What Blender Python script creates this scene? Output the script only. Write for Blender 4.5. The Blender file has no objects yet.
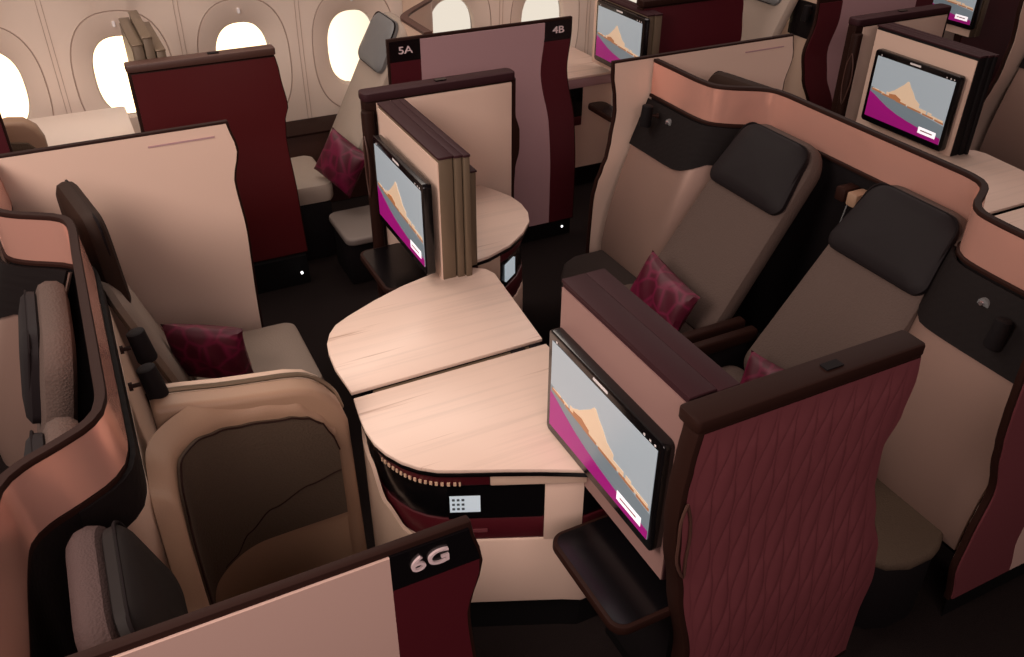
import bpy, bmesh, math, random
from mathutils import Vector, Matrix
random.seed(7)
SC = bpy.context.scene
COL = SC.collection
pi = math.pi

# ------------------------------------------------------------------ camera
F_PX = 874.82
cam_d = bpy.data.cameras.new('camera'); cam = bpy.data.objects.new('camera', cam_d); COL.objects.link(cam)
cam_d.sensor_fit = 'HORIZONTAL'; cam_d.sensor_width = 36.0; cam_d.lens = F_PX / 1024 * 36.0
cam_d.clip_start = .02; cam_d.clip_end = 100
yaw, pit, rol = math.radians(26.697), math.radians(33.595), math.radians(.266)
fwd = Vector((math.sin(yaw)*math.cos(pit), math.cos(yaw)*math.cos(pit), -math.sin(pit)))
rgt = Vector((math.cos(yaw), -math.sin(yaw), 0)); upv = rgt.cross(fwd)
r2 = rgt*math.cos(rol) + upv*math.sin(rol); u2 = -rgt*math.sin(rol) + upv*math.cos(rol)
cam.matrix_world = Matrix(((r2.x, u2.x, -fwd.x, 0), (r2.y, u2.y, -fwd.y, 0), (r2.z, u2.z, -fwd.z, 2.45), (0, 0, 0, 1)))
SC.camera = cam

# ------------------------------------------------------------------ world, lights, exposure
SC.view_settings.view_transform = 'Standard'; SC.view_settings.look = 'None'
SC.view_settings.exposure = 0.0; SC.view_settings.gamma = 1.0; SC.view_settings.use_curve_mapping = False
SC.cycles.use_denoising = True
SC.cycles.max_bounces = 6
w = bpy.data.worlds.new('world'); SC.world = w; w.use_nodes = True
nt = w.node_tree; nt.nodes.clear()
def wn(t): return nt.nodes.new(t)
out = wn('ShaderNodeOutputWorld'); bg = wn('ShaderNodeBackground')
tc = wn('ShaderNodeTexCoord')
dot = wn('ShaderNodeVectorMath'); dot.operation = 'DOT_PRODUCT'
sd = Vector((.047, .955, -.29)).normalized(); dot.inputs[1].default_value = sd
nt.links.new(tc.outputs['Generated'], dot.inputs[0])
rampS = wn('ShaderNodeValToRGB')       # glow round the low sun
rampS.color_ramp.elements[0].position = .965; rampS.color_ramp.elements[0].color = (0, 0, 0, 1)
rampS.color_ramp.elements[1].position = .9995; rampS.color_ramp.elements[1].color = (4.5, 2.9, 1.3, 1)
nt.links.new(dot.outputs['Value'], rampS.inputs[0])
sep = wn('ShaderNodeSeparateXYZ'); nt.links.new(tc.outputs['Generated'], sep.inputs[0])
rampY = wn('ShaderNodeValToRGB')       # bright hazy sky outside the window side, dim elsewhere
rampY.color_ramp.elements[0].position = .5; rampY.color_ramp.elements[0].color = (.17, .118, .11, 1)
rampY.color_ramp.elements[1].position = .74; rampY.color_ramp.elements[1].color = (1.05, .93, .78, 1)
my = wn('ShaderNodeMath'); my.operation = 'MULTIPLY_ADD'; my.inputs[1].default_value = .5; my.inputs[2].default_value = .5
nt.links.new(sep.outputs['Y'], my.inputs[0]); nt.links.new(my.outputs[0], rampY.inputs[0])
rampZ = wn('ShaderNodeValToRGB')
rampZ.color_ramp.elements[0].position = .5; rampZ.color_ramp.elements[0].color = (1, 1, 1, 1)
rampZ.color_ramp.elements[1].position = .56; rampZ.color_ramp.elements[1].color = (.28, .25, .26, 1)
mz = wn('ShaderNodeMath'); mz.operation = 'MULTIPLY_ADD'; mz.inputs[1].default_value = .5; mz.inputs[2].default_value = .5
nt.links.new(sep.outputs['Z'], mz.inputs[0]); nt.links.new(mz.outputs[0], rampZ.inputs[0])
mul = wn('ShaderNodeMixRGB'); mul.blend_type = 'MULTIPLY'; mul.inputs[0].default_value = 1
nt.links.new(rampY.outputs[0], mul.inputs[1]); nt.links.new(rampZ.outputs[0], mul.inputs[2])
add = wn('ShaderNodeMixRGB'); add.blend_type = 'ADD'; add.inputs[0].default_value = 1
nt.links.new(mul.outputs[0], add.inputs[1]); nt.links.new(rampS.outputs[0], add.inputs[2])
nt.links.new(add.outputs[0], bg.inputs[0]); bg.inputs[1].default_value = 1.0
nt.links.new(bg.outputs[0], out.inputs[0])

sun_d = bpy.data.lights.new('low_sun', 'SUN'); sun_d.energy = 5.0; sun_d.color = (1, .68, .38); sun_d.angle = math.radians(1.5)
sun_o = bpy.data.objects.new('low_sun', sun_d); COL.objects.link(sun_o); sun_o.location = (.3, 9, 3)
sun_o.rotation_euler = Vector((-.10, -.97, -.20)).to_track_quat('-Z', 'Y').to_euler()
def area(name, loc, target, size, power, color):
    d = bpy.data.lights.new(name, 'AREA'); d.shape = 'RECTANGLE'; d.size = size[0]; d.size_y = size[1]
    d.energy = power; d.color = color
    o = bpy.data.objects.new(name, d); COL.objects.link(o); o.location = loc
    o.rotation_euler = (Vector(target) - Vector(loc)).to_track_quat('-Z', 'Y').to_euler()
    return o
area('softbox_window_side', (.2, 4.4, 3.3), (.5, 2.7, .7), (3.4, 1.0), 55, (1, .86, .76))  # added overhead softbox, stands in for sun brightness plus some fill
area('fill_light_camera_side', (-.6, -1.9, 3.5), (.6, 3.2, .9), (3.2, 1.6), 98, (1, .80, .75))  # added fill from behind the camera to brighten upright faces
area('ceiling_light_left', (-1.6, 1.3, 3.1), (1.3, 3.0, .7), (1.4, 1.4), 85, (1, .83, .74))
area('ceiling_light_far', (4.2, 3.8, 3.2), (3.4, 3.2, .8), (2.2, 1.2), 26, (1, .80, .74))

# ------------------------------------------------------------------ materials
def lin(c): return c/12.92 if c <= .04045 else ((c+.055)/1.055)**2.4
def hexc(h): return tuple(lin(int(h[i:i+2], 16)/255) for i in (0, 2, 4)) + (1,)
MATS = {}
def mat(name, col, rough=.5, metal=0, bump=None, scale=50, strength=.3, dist=.002, emit=0, coat=0, var=0, spec=.5):
    if name in MATS: return MATS[name]
    m = bpy.data.materials.new(name); m.use_nodes = True; MATS[name] = m
    n = m.node_tree.nodes; L = m.node_tree.links; b = n['Principled BSDF']
    c = hexc(col); b.inputs['Base Color'].default_value = c
    b.inputs['Roughness'].default_value = rough; b.inputs['Metallic'].default_value = metal
    b.inputs['Specular IOR Level'].default_value = spec
    if coat: b.inputs['Coat Weight'].default_value = coat; b.inputs['Coat Roughness'].default_value = .15
    if emit: b.inputs['Emission Color'].default_value = c; b.inputs['Emission Strength'].default_value = emit
    tcn = n.new('ShaderNodeTexCoord')
    if var:
        nz = n.new('ShaderNodeTexNoise'); nz.inputs['Scale'].default_value = scale; nz.inputs['Detail'].default_value = 3
        L.new(tcn.outputs['Object'], nz.inputs['Vector'])
        mx = n.new('ShaderNodeMixRGB'); mx.inputs[1].default_value = tuple(x*(1-var) for x in c[:3])+(1,)
        mx.inputs[2].default_value = tuple(min(1, x*(1+var)) for x in c[:3])+(1,)
        L.new(nz.outputs[0], mx.inputs[0]); L.new(mx.outputs[0], b.inputs['Base Color'])
    if bump:
        if bump == 'noise': t = n.new('ShaderNodeTexNoise'); t.inputs['Scale'].default_value = scale
        elif bump == 'weave': t = n.new('ShaderNodeTexVoronoi'); t.inputs['Scale'].default_value = scale
        elif bump == 'quilt':
            t = n.new('ShaderNodeTexWave'); t.wave_type = 'BANDS'; t.bands_direction = 'DIAGONAL'; t.inputs['Scale'].default_value = scale
            t2 = n.new('ShaderNodeTexWave'); t2.bands_direction = 'DIAGONAL'; t2.inputs['Scale'].default_value = scale
            mp = n.new('ShaderNodeMapping'); mp.inputs['Scale'].default_value = (-1, -1, 1)
            L.new(tcn.outputs['Object'], mp.inputs['Vector']); L.new(mp.outputs[0], t2.inputs['Vector'])
        L.new(tcn.outputs['Object'], t.inputs['Vector'])
        src = t.outputs[0]
        if bump == 'quilt':
            mm = n.new('ShaderNodeMath'); mm.operation = 'MINIMUM'
            L.new(t.outputs['Fac'], mm.inputs[0]); L.new(t2.outputs['Fac'], mm.inputs[1]); src = mm.outputs[0]
        bp = n.new('ShaderNodeBump'); bp.inputs['Strength'].default_value = strength; bp.inputs['Distance'].default_value = dist
        L.new(src, bp.inputs['Height']); L.new(bp.outputs[0], b.inputs['Normal'])
    return m
def wood(name, base, streak, along='X', rough=.35):
    m = bpy.data.materials.new(name); m.use_nodes = True; MATS[name] = m
    n = m.node_tree.nodes; L = m.node_tree.links; b = n['Principled BSDF']
    tcn = n.new('ShaderNodeTexCoord'); mp = n.new('ShaderNodeMapping')
    mp.inputs['Scale'].default_value = (.7, 22, 6); mp.inputs['Rotation'].default_value = (0, 0, math.radians(-7))
    nz = n.new('ShaderNodeTexNoise'); nz.inputs['Scale'].default_value = 1.6; nz.inputs['Detail'].default_value = 5; nz.inputs['Distortion'].default_value = .3
    L.new(tcn.outputs['Object'], mp.inputs['Vector']); L.new(mp.outputs[0], nz.inputs['Vector'])
    r = n.new('ShaderNodeValToRGB'); e = r.color_ramp.elements
    e[0].position = .30; e[0].color = hexc(streak); e[1].position = .50; e[1].color = hexc(base)
    x = e.new(.36); x.color = hexc(base)
    y = e.new(.72); y.color = tuple(v*.86 for v in hexc(base)[:3])+(1,)
    L.new(nz.outputs[0], r.inputs[0]); L.new(r.outputs[0], b.inputs['Base Color'])
    b.inputs['Roughness'].default_value = rough
    return m
def pillow_mat():
    m = bpy.data.materials.new('magenta_satin'); m.use_nodes = True; MATS['magenta_satin'] = m
    n = m.node_tree.nodes; L = m.node_tree.links; b = n['Principled BSDF']
    tcn = n.new('ShaderNodeTexCoord'); v = n.new('ShaderNodeTexVoronoi'); v.feature = 'DISTANCE_TO_EDGE'; v.inputs['Scale'].default_value = 13
    L.new(tcn.outputs['Object'], v.inputs['Vector'])
    r = n.new('ShaderNodeValToRGB'); e = r.color_ramp.elements
    e[0].position = .02; e[0].color = hexc('620c30'); e[1].position = .12; e[1].color = hexc('45061c')
    L.new(v.outputs['Distance'], r.inputs[0]); L.new(r.outputs[0], b.inputs['Base Color'])
    b.inputs['Roughness'].default_value = .5; b.inputs['Specular IOR Level'].default_value = .4
    return m
M_cream = mat('cream_laminate', 'dcbfae', .45)
M_mauve = mat('mauve_laminate', 'b08d90', .45)
M_blush = mat('blush_laminate', 'c9a89c', .45)
M_maroon = mat('maroon_laminate', '4a1019', .42)
M_leaf = mat('maroon_leaf_relief', '6e383d', .45)
M_rim = mat('dark_bronze_rim', '27140f', .6, 0, spec=.12)
M_purple = mat('aubergine_cap', '341c20', .55, 0, spec=.14)
M_brown = mat('brown_cap', '4c3129', .5)
M_black = mat('black_gloss', '0b090b', .22)
M_blackm = mat('black_matte', '100b0d', .75, spec=.2)
M_pink = mat('rose_gold', 'e6ae9d', .27, .55)
M_quilt = mat('quilted_charcoal', '150f0f', .7, 0, 'quilt', 14, .25, .002, spec=.15)
M_shell = mat('taupe_shell', '94796e', .36, .45, 'weave', 260, .12, .001)
M_creamsh = mat('cream_shell', 'cfb39f', .42)
M_tan = mat('tan_leather', '9c7d66', .55, 0, 'weave', 220, .2, .001)
M_olive = mat('olive_taupe_weave', '4f4135', .8, 0, 'weave', 150, .7, .002, var=.08, spec=.25)
M_taupe = mat('taupe_seat_weave', '54453f', .8, 0, 'weave', 140, .7, .002, var=.08, spec=.25)
M_dkseat = mat('dark_seat_fabric', '2a1e1a', .8, 0, 'weave', 150, .4, .002)
M_grey = mat('grey_leather', '68696a', .45)
M_char = mat('charcoal_leather', '181214', .65, 0, 'noise', 60, .1, .001, spec=.2)
M_stitch = mat('piping_dark', '171112', .8, spec=.1)
M_olvedge = mat('bronze_edge_trim', '7a6a58', .35, .5)
M_carpet = mat('dark_carpet', '1e1716', .95, 0, 'noise', 300, .8, .004, var=.35, spec=.1)
M_wall = mat('cabin_liner_cream', 'e3d2c4', .55)
M_seam = mat('liner_seam', 'bba699', .7)
M_chrome = mat('brushed_chrome', 'd8ccd0', .22, .9)
M_text = mat('pearl_lettering', 'e6cfd0', .35, .1)
M_white = mat('white_print', 'e8e4e4', .5)
M_screen_logo = mat('screen_mark', 'cfcaca', .5, emit=.6)
M_sky = mat('screen_sky', '96a1a8', .3, emit=.5)
M_water = mat('screen_water', '68737a', .3, emit=.6)
M_mag = mat('screen_magenta', '921570', .3, emit=.45)
M_city = mat('screen_city', 'cdb296', .3, emit=.5)
M_cityd = mat('screen_city_shade', '93603f', .3, emit=.7)
M_but = mat('screen_button', 'f2ecf0', .3, emit=.8)
M_disp = mat('control_display', 'b9c6ce', .3, emit=.55)
M_dispd = mat('control_display_dark', '30363a', .3, emit=.5)
M_led = mat('led_white', 'ffffff', .3, emit=3)
M_vent = mat('vent_brass', 'e8c4a4', .4, .2)
M_glow = mat('plinth_black', '070506', .7, spec=.2)
M_ledge = mat('sunlit_ledge_top', 'efe0d4', .4)  # blown-out sun brightness of the ledge put into a paler colour
M_facem = mat('dusky_mauve_panel', '93726c', .45)
M_wood = wood('pale_wood', 'e0c6b6', 'b3927f')
M_pillow = pillow_mat()
def glass():
    m = bpy.data.materials.new('window_glass'); m.use_nodes = True
    b = m.node_tree.nodes['Principled BSDF']; b.inputs['Transmission Weight'].default_value = 1; b.inputs['Roughness'].default_value = 0.05
    b.inputs['IOR'].default_value = 1.02; return m
M_glass = glass()

# ------------------------------------------------------------------ object helpers
def thing(name, label, cat, loc, group=None):
    o = bpy.data.objects.new(name, None); COL.objects.link(o); o.location = loc; o.empty_display_size = .1
    o['label'] = label; o['category'] = cat
    if group: o['group'] = group
    return o
def wloc(o):
    v = Vector((0, 0, 0))
    while o: v += Vector(o.location); o = o.parent
    return v
class G:
    """collects geometry with material slots"""
    def __init__(s): s.v = []; s.f = []; s.m = []; s.mi = []
    def addg(s, vs, fs, m):
        if m not in s.m: s.m.append(m)
        k = len(s.v); s.v += [tuple(v) for v in vs]; s.f += [tuple(i+k for i in f) for f in fs]; s.mi += [s.m.index(m)]*len(fs)
        return s
def mk(name, g, parent=None, bevel=0, seg=2, smooth=True, label=None, kind=None, loc=None, solid=0, off=0):
    base = wloc(parent) if parent else Vector((0, 0, 0))
    if loc is not None: base = base + Vector(loc)
    me = bpy.data.meshes.new(name)
    me.from_pydata([Vector(v) - base for v in g.v], [], g.f)
    for m in g.m: me.materials.append(m)
    for p, i in zip(me.polygons, g.mi): p.material_index = i; p.use_smooth = smooth
    bm = bmesh.new(); bm.from_mesh(me); bmesh.ops.recalc_face_normals(bm, faces=bm.faces); bm.to_mesh(me); bm.free()
    o = bpy.data.objects.new(name, me); COL.objects.link(o)
    if parent: o.parent = parent
    if loc is not None: o.location = loc
    if solid:
        sm = o.modifiers.new('solid', 'SOLIDIFY'); sm.thickness = solid; sm.offset = off
    if bevel:
        bv = o.modifiers.new('bevel', 'BEVEL'); bv.width = bevel; bv.segments = seg; bv.limit_method = 'ANGLE'; bv.angle_limit = math.radians(35)
    if smooth:
        es = o.modifiers.new('ws', 'EDGE_SPLIT'); es.split_angle = math.radians(38)
    if label: o['label'] = label
    if kind: o['kind'] = kind
    return o
def prism(g, pts, ax, a, b, m):
    """pts 2d polygon; ax = extrusion axis 'x','y','z'"""
    n = len(pts)
    def P(p, t): return (t, p[0], p[1]) if ax == 'x' else ((p[0], t, p[1]) if ax == 'y' else (p[0], p[1], t))
    vs = [P(p, a) for p in pts] + [P(p, b) for p in pts]
    fs = [tuple(range(n)), tuple(range(2*n-1, n-1, -1))] + [(i, (i+1) % n, (i+1) % n+n, i+n) for i in range(n)]
    return g.addg(vs, fs, m)
def box(g, x0, x1, y0, y1, z0, z1, m): return prism(g, [(x0, y0), (x1, y0), (x1, y1), (x0, y1)], 'z', z0, z1, m)
def rrect(x0, x1, y0, y1, r, n=6):
    pts = []
    for cx, cy, a0 in ((x1-r, y1-r, 0), (x0+r, y1-r, 90), (x0+r, y0+r, 180), (x1-r, y0+r, 270)):
        for i in range(n+1):
            a = math.radians(a0+90*i/n); pts.append((cx+r*math.cos(a), cy+r*math.sin(a)))
    return pts
def grid(g, fn, nu, nv, m, closeu=False):
    vs = [fn(i/nu, j/nv) for j in range(nv+1) for i in range(nu+1)]
    fs = [(j*(nu+1)+i, j*(nu+1)+i+1, (j+1)*(nu+1)+i+1, (j+1)*(nu+1)+i) for j in range(nv) for i in range(nu)]
    return g.addg(vs, fs, m)
def tube(g, pts, r, m, n=8):
    pts = [Vector(p) for p in pts]; rings = []; prev = None
    for i, p in enumerate(pts):
        t = (pts[min(i+1, len(pts)-1)] - pts[max(i-1, 0)]).normalized()
        u = t.cross(Vector((0, 0, 1)) if abs(t.z) < .9 else Vector((1, 0, 0))).normalized(); v = t.cross(u)
        if prev and u.dot(prev) < 0: u = -u; v = -v
        prev = u
        rr = r[i] if isinstance(r, (list, tuple)) else r
        rings.append([p + (u*math.cos(2*pi*k/n)+v*math.sin(2*pi*k/n))*rr for k in range(n)])
    vs = [q for R in rings for q in R]; L = len(rings)
    fs = [(i*n+k, i*n+(k+1) % n, (i+1)*n+(k+1) % n, (i+1)*n+k) for i in range(L-1) for k in range(n)]
    fs += [tuple(range(n)), tuple((L-1)*n+k for k in reversed(range(n)))]
    return g.addg(vs, fs, m)
def smooth_path(pts, step=.02, it=0):
    """Catmull-Rom resample"""
    P = [Vector(p) for p in pts]; out_ = []
    for i in range(len(P)-1):
        p0 = P[max(i-1, 0)]; p1 = P[i]; p2 = P[i+1]; p3 = P[min(i+2, len(P)-1)]
        n = max(2, int((p2-p1).length/step))
        for k in range(n):
            t = k/n
            out_.append(.5*((2*p1)+(-p0+p2)*t+(2*p0-5*p1+4*p2-p3)*t*t+(-p0+3*p1-3*p2+p3)*t**3))
    out_.append(P[-1]); return out_
def interp(tab, t):
    tab = sorted(tab)
    if t <= tab[0][0]: return tab[0][1]
    for (a, x), (b, y) in zip(tab, tab[1:]):
        if t <= b:
            s = (t-a)/(b-a); s = s*s*(3-2*s); return x+(y-x)*s
    return tab[-1][1]
def wpanel(g, xl, xr, yf, yb, z0, z1, m, nz=30, nx=4):
    """upright panel: edges xl(z), xr(z); faces yf(z), yb(z)"""
    vs = []; 
    for j in range(nz+1):
        z = z0+(z1-z0)*j/nz; a, b = xl(z), xr(z)
        for i in range(nx+1): vs.append((a+(b-a)*i/nx, yf(z), z))
        for i in range(nx, -1, -1): vs.append((a+(b-a)*i/nx, yb(z), z))
    n = 2*(nx+1); fs = [(j*n+k, j*n+(k+1) % n, (j+1)*n+(k+1) % n, (j+1)*n+k) for j in range(nz) for k in range(n)]
    fs += [tuple(range(n-1, -1, -1)), tuple(nz*n+k for k in range(n))]
    return g.addg(vs, fs, m)
def text_geo(s, size, depth):
    c = bpy.data.curves.new('t', 'FONT'); c.body = s; c.size = size; c.extrude = depth; c.align_x = 'CENTER'; c.align_y = 'CENTER'
    c.offset = size*.004
    o = bpy.data.objects.new('t', c); COL.objects.link(o); dg = bpy.context.evaluated_depsgraph_get()
    me = bpy.data.meshes.new_from_object(o.evaluated_get(dg))
    vs = [tuple(v.co) for v in me.vertices]; fs = [tuple(p.vertices) for p in me.polygons]
    bpy.data.objects.remove(o); bpy.data.meshes.remove(me); return vs, fs
def copy_tree(o, dx=0, dy=0, dz=0, label=None, top=True, parent=None):
    c = o.copy(); COL.objects.link(c)
    if parent: c.parent = parent
    if top: c.location = Vector(o.location)+Vector((dx, dy, dz))
    if label: c['label'] = label
    for ch in o.children: copy_tree(ch, top=False, parent=c)
    return c

P = 2.75
# ------------------------------------------------------------------ setting
g = G(); box(g, -4, 9, -1.5, 5.6, -.05, 0, M_carpet); mk('floor', g, kind='structure', smooth=False)

WY = 5.40; HB = .34
wx = [-1.79+.68*i for i in range(14)]
def wy(z): return WY + .02 - .10*max(0, (z-.8))**2*1.6 - .06*max(0, (.5-z))
def sup(a, b, th, e=2.5):
    c, s = math.cos(th), math.sin(th)
    return (a*math.copysign(abs(c)**(2/e), c), b*math.copysign(abs(s)**(2/e), s))
gw = G(); ZC = .862
for cx in wx:
    N = 64; ths = [2*pi*k/N for k in range(N)]
    # square-ish outline of the bay mapped to rays
    def rect(th):
        c, s = math.cos(th), math.sin(th); up = 2.3-ZC; dn = ZC
        tx = HB/abs(c) if abs(c) > 1e-6 else 1e9; tz = (up if s > 0 else dn)/abs(s) if abs(s) > 1e-6 else 1e9
        t = min(tx, tz); return (c*t, s*t)
    angs = sorted(set(ths + [math.atan2(2.3-ZC, HB), pi-math.atan2(2.3-ZC, HB), pi+math.atan2(ZC, HB), 2*pi-math.atan2(ZC, HB)]))
    def ring(kind, t):
        r = []
        for th in angs:
            if kind == 'rect': x, z = rect(th)
            else:
                a, b = t; x, z = sup(a, b, th)
                # same direction ray -> keep parameter angle, good enough
            r.append((cx+x, z+ZC))
        return r
    rings = []
    rings.append([(x, wy(z), z) for x, z in ring('rect', 0)])
    rings.append([(x, wy(z), z) for x, z in ring('o', (.272, .385))])
    rings.append([(x, wy(z)+.006, z) for x, z in ring('o', (.268, .381))])
    rings.append([(x, wy(z), z) for x, z in ring('o', (.264, .377))])
    rings.append([(x, wy(z)+.018, z) for x, z in ring('o', (.205, .285))])
    rings.append([(x, wy(z)+.04, z) for x, z in ring('o', (.168, .238))])
    n = len(angs); vs = [v for R in rings for v in R]
    for j in range(len(rings)-1):
        fs = [(j*n+k, j*n+(k+1) % n, (j+1)*n+(k+1) % n, (j+1)*n+k) for k in range(n)]
        gw.addg(vs if j == 0 else [], [] , M_wall)
        base = len(gw.v)-len(vs)
        mm = M_seam if j in (1, 2) else M_wall
        if mm not in gw.m: gw.m.append(mm)
        gw.f += [tuple(i+base for i in f) for f in fs]; gw.mi += [gw.m.index(mm)]*len(fs)
    # seam between bays (thin batten groove)
    for dx_ in (-.012, .012):
        gs = [(cx+HB+dx_, wy(z)-.002, z) for z in [i*.1 for i in range(24)]]
        tube(gw, gs, .0018, M_seam, 6)
mk('wall_windows', gw, kind='structure')
for i, cx in enumerate(wx):
    g = G(); n = 48; rr = []
    for (a, b, d) in ((.168, .238, .04), (.160, .230, .05), (.156, .226, .085), (.175, .245, .085)):
        rr.append([(cx+sup(a, b, 2*pi*k/n)[0], wy(ZC+sup(a, b, 2*pi*k/n)[1])+d, ZC+sup(a, b, 2*pi*k/n)[1]) for k in range(n)])
    vs = [v for R in rr for v in R]
    g.addg(vs, [(j*n+k, j*n+(k+1) % n, (j+1)*n+(k+1) % n, (j+1)*n+k) for j in range(3) for k in range(n)], M_wall)
    wo = mk('window_%d' % (i+1), g, kind='structure', loc=(cx, WY, ZC))
    g = G(); poly = [(cx+sup(.16, .23, 2*pi*k/n)[0], ZC+sup(.16, .23, 2*pi*k/n)[1]) for k in range(n)]
    prism(g, poly, 'y', WY+.085, WY+.089, M_glass); mk('pane', g, wo, smooth=False)
    g = G(); prism(g, rrect(cx-.008, cx+.008, ZC+.295, ZC+.325, .006, 3), 'y', wy(1.17)-.002, wy(1.17)+.02, M_white); mk('shade_button', g, wo)

# ------------------------------------------------------------------ aisle end walls
ZT = 1.265
EDGE_R = [(.0, .463), (.30, .463), (.80, .468), (1.02, .455), (1.15, .485), (1.265, .462)]
EDGE_L = [(0, 2.148), (.30, 2.145), (.465, 2.149), (.587, 2.146), (.666, 2.153), (.741, 2.173), (.816, 2.193), (.895, 2.203), (1.024, 2.220), (1.1, 2.212), (1.19, 2.195), (1.265, 2.192)]
def bulge(z): return .05*(1 - interp([(.42, 0), (.88, 1)], z))
def plate(parent, s, xc, y, z, size, facing=-1):
    vs, fs = text_geo(s, size, .003)
    g = G(); g.addg([(xc+x*1.3, y+facing*(.002)-zz, z+yy) for x, yy, zz in vs], fs, M_text)
    return mk('seat_number', g, parent, smooth=False, label='silver seat number %s' % s)
def end_wall(x0, x1, y, out_, label, nums, xl=None, xr=None, stripL=.30, stripR=.165, z0=.10, zt=ZT, platez=.10, group=None, om=None, bs=1.0, xb=None, sm=None):
    """y = face towards its suite, out_ = +1/-1 direction of the aisle, runs x0..x1"""
    th = .022
    eL = xl or (lambda z: x0 + interp(EDGE_L, z)-2.192); eR = xr or (lambda z: x1 + interp(EDGE_R, z)-.462)
    yi = lambda z: y + out_*bulge(z)*bs; yo = lambda z: y + out_*(th+bulge(z)*bs)
    eB = xb or (lambda z: eR(z)-stripR)
    t = thing('aisle_wall', label, 'partition', ((x0+x1)/2, y, 0), group)
    g = G(); wpanel(g, eL, eR, yi, yo, z0, zt, M_rim); mk('frame', g, t, bevel=.004)
    g = G(); wpanel(g, lambda z: eL(z)+.010, lambda z: eR(z)-.010, lambda z: yi(z)-out_*.003, lambda z: yi(z)+out_*.004, z0+.01, zt-.010, M_cream)
    mk('inner_panel', g, t)
    g = G(); box(g, x1-.30, x1-.06, y-out_*.0065, y-out_*.003, zt-.055, zt-.049, M_mauve); mk('inlay_line', g, t, smooth=False)
    a = (lambda z: yo(z)+out_*.006); b = (lambda z: yo(z)-out_*.004)
    g = G(); wpanel(g, lambda z: eL(z)+stripL, eB, a, b, z0+.01, zt-.014, om or M_mauve); mk('outer_panel', g, t)
    if stripL > 0:
        g = G(); wpanel(g, lambda z: eL(z)+.010, lambda z: eL(z)+stripL, a, b, z0+.01, zt-.012-platez, sm or M_maroon); mk('maroon_strip', g, t)
    g = G(); wpanel(g, eB, lambda z: eR(z)-.010, a, b, z0+.01, zt-.012-platez, M_maroon); mk('maroon_strip', g, t)
    for k, s in enumerate(nums):
        if not s: continue
        sw = stripL if k == 0 else stripR
        xa, xb = (x0+.010, x0+stripL) if k == 0 else (x1-stripR, x1-.008)
        g = G(); wpanel(g, (lambda z: eL(z)+.010) if k == 0 else eB, lambda z: xb+(eL(z)-x0 if k == 0 else eR(z)-x1), a, b, zt-.012-platez, zt-.012, M_black, 6)
        mk('number_plate', g, t)
        sz = .050
        plate(t, s, (xa+xb)/2, y+out_*(th+.006), zt-.008-platez*.5, sz)
    g = G(); wpanel(g, lambda z: eL(z)+.015, lambda z: eR(z)-.015, lambda z: yi(z)+out_*.01, lambda z: yo(z)-out_*.01, 0, z0, M_glow, 3); mk('plinth', g, t)
    g = G(); wpanel(g, lambda z: eR(z)-.075, lambda z: eR(z)-.065, lambda z: yo(z)-out_*.012, lambda z: yo(z)-out_*.006, .05, .06, M_led, 2, 1); mk('floor_light', g, t)
    return t
end_wall(-.62, .448, 1.076, -1, 'low partition with number 6G nearest the camera, pink panel and maroon end', (None, '6G'), om=M_blush, xl=lambda z: -.62, bs=.4, xb=lambda z: .286, platez=.088)
end_wall(2.13, 3.20, 1.095, -1, 'maroon-edged aisle partition at the right picture edge, bottom corner', (None, None), xl=lambda z: interp([(0, 2.16), (.11, 2.155), (.28, 2.118), (.41, 2.128), (.59, 2.155), (.75, 2.116), (.83, 2.10), (.94, 2.09), (1.03, 2.085), (1.26, 2.085)], z), stripL=.285, om=M_blush, bs=.2, sm=M_leaf)
end_wall(-.62, .470, 3.345, 1, 'cream partition behind the far left seat, in front of the red door', (None, None))
end_wall(2.19, 3.25, 3.345, 1, 'cream partition with wavy left edge beside the farther right-hand seat', (None, None))
end_wall(4.94, 6.0, 3.345, 1, 'cream partition with wavy edge at the top right corner of the picture', (None, None))
# window side walls
w5 = end_wall(1.385, 2.425, 4.145, -1, 'mauve and maroon partition carrying seat numbers 5A and 4B', ('5A', '4B'), xl=lambda z: 1.385, xr=lambda z: 2.425+interp([(0, .03), (.7, .03), (1.0, -.02), (1.2, .0), (1.3, 0)], z), stripL=.17, stripR=.17)
end_wall(1.385+P, 2.425+P, 4.145, -1, 'mauve partition with maroon edge behind the right monitor block', (None, None), xl=lambda z: 1.385+P+interp([(0, .07), (.5, .07), (.7, .0), (.85, -.02), (1.05, .03), (1.3, .02)], z), xr=lambda z: 2.425+P, stripL=.19, stripR=.17)
end_wall(1.385-P, 2.425-P, 4.145, -1, 'dark brown ended partition at the left picture edge before the windows', (None, None), xr=lambda z: 2.425-P)

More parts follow.
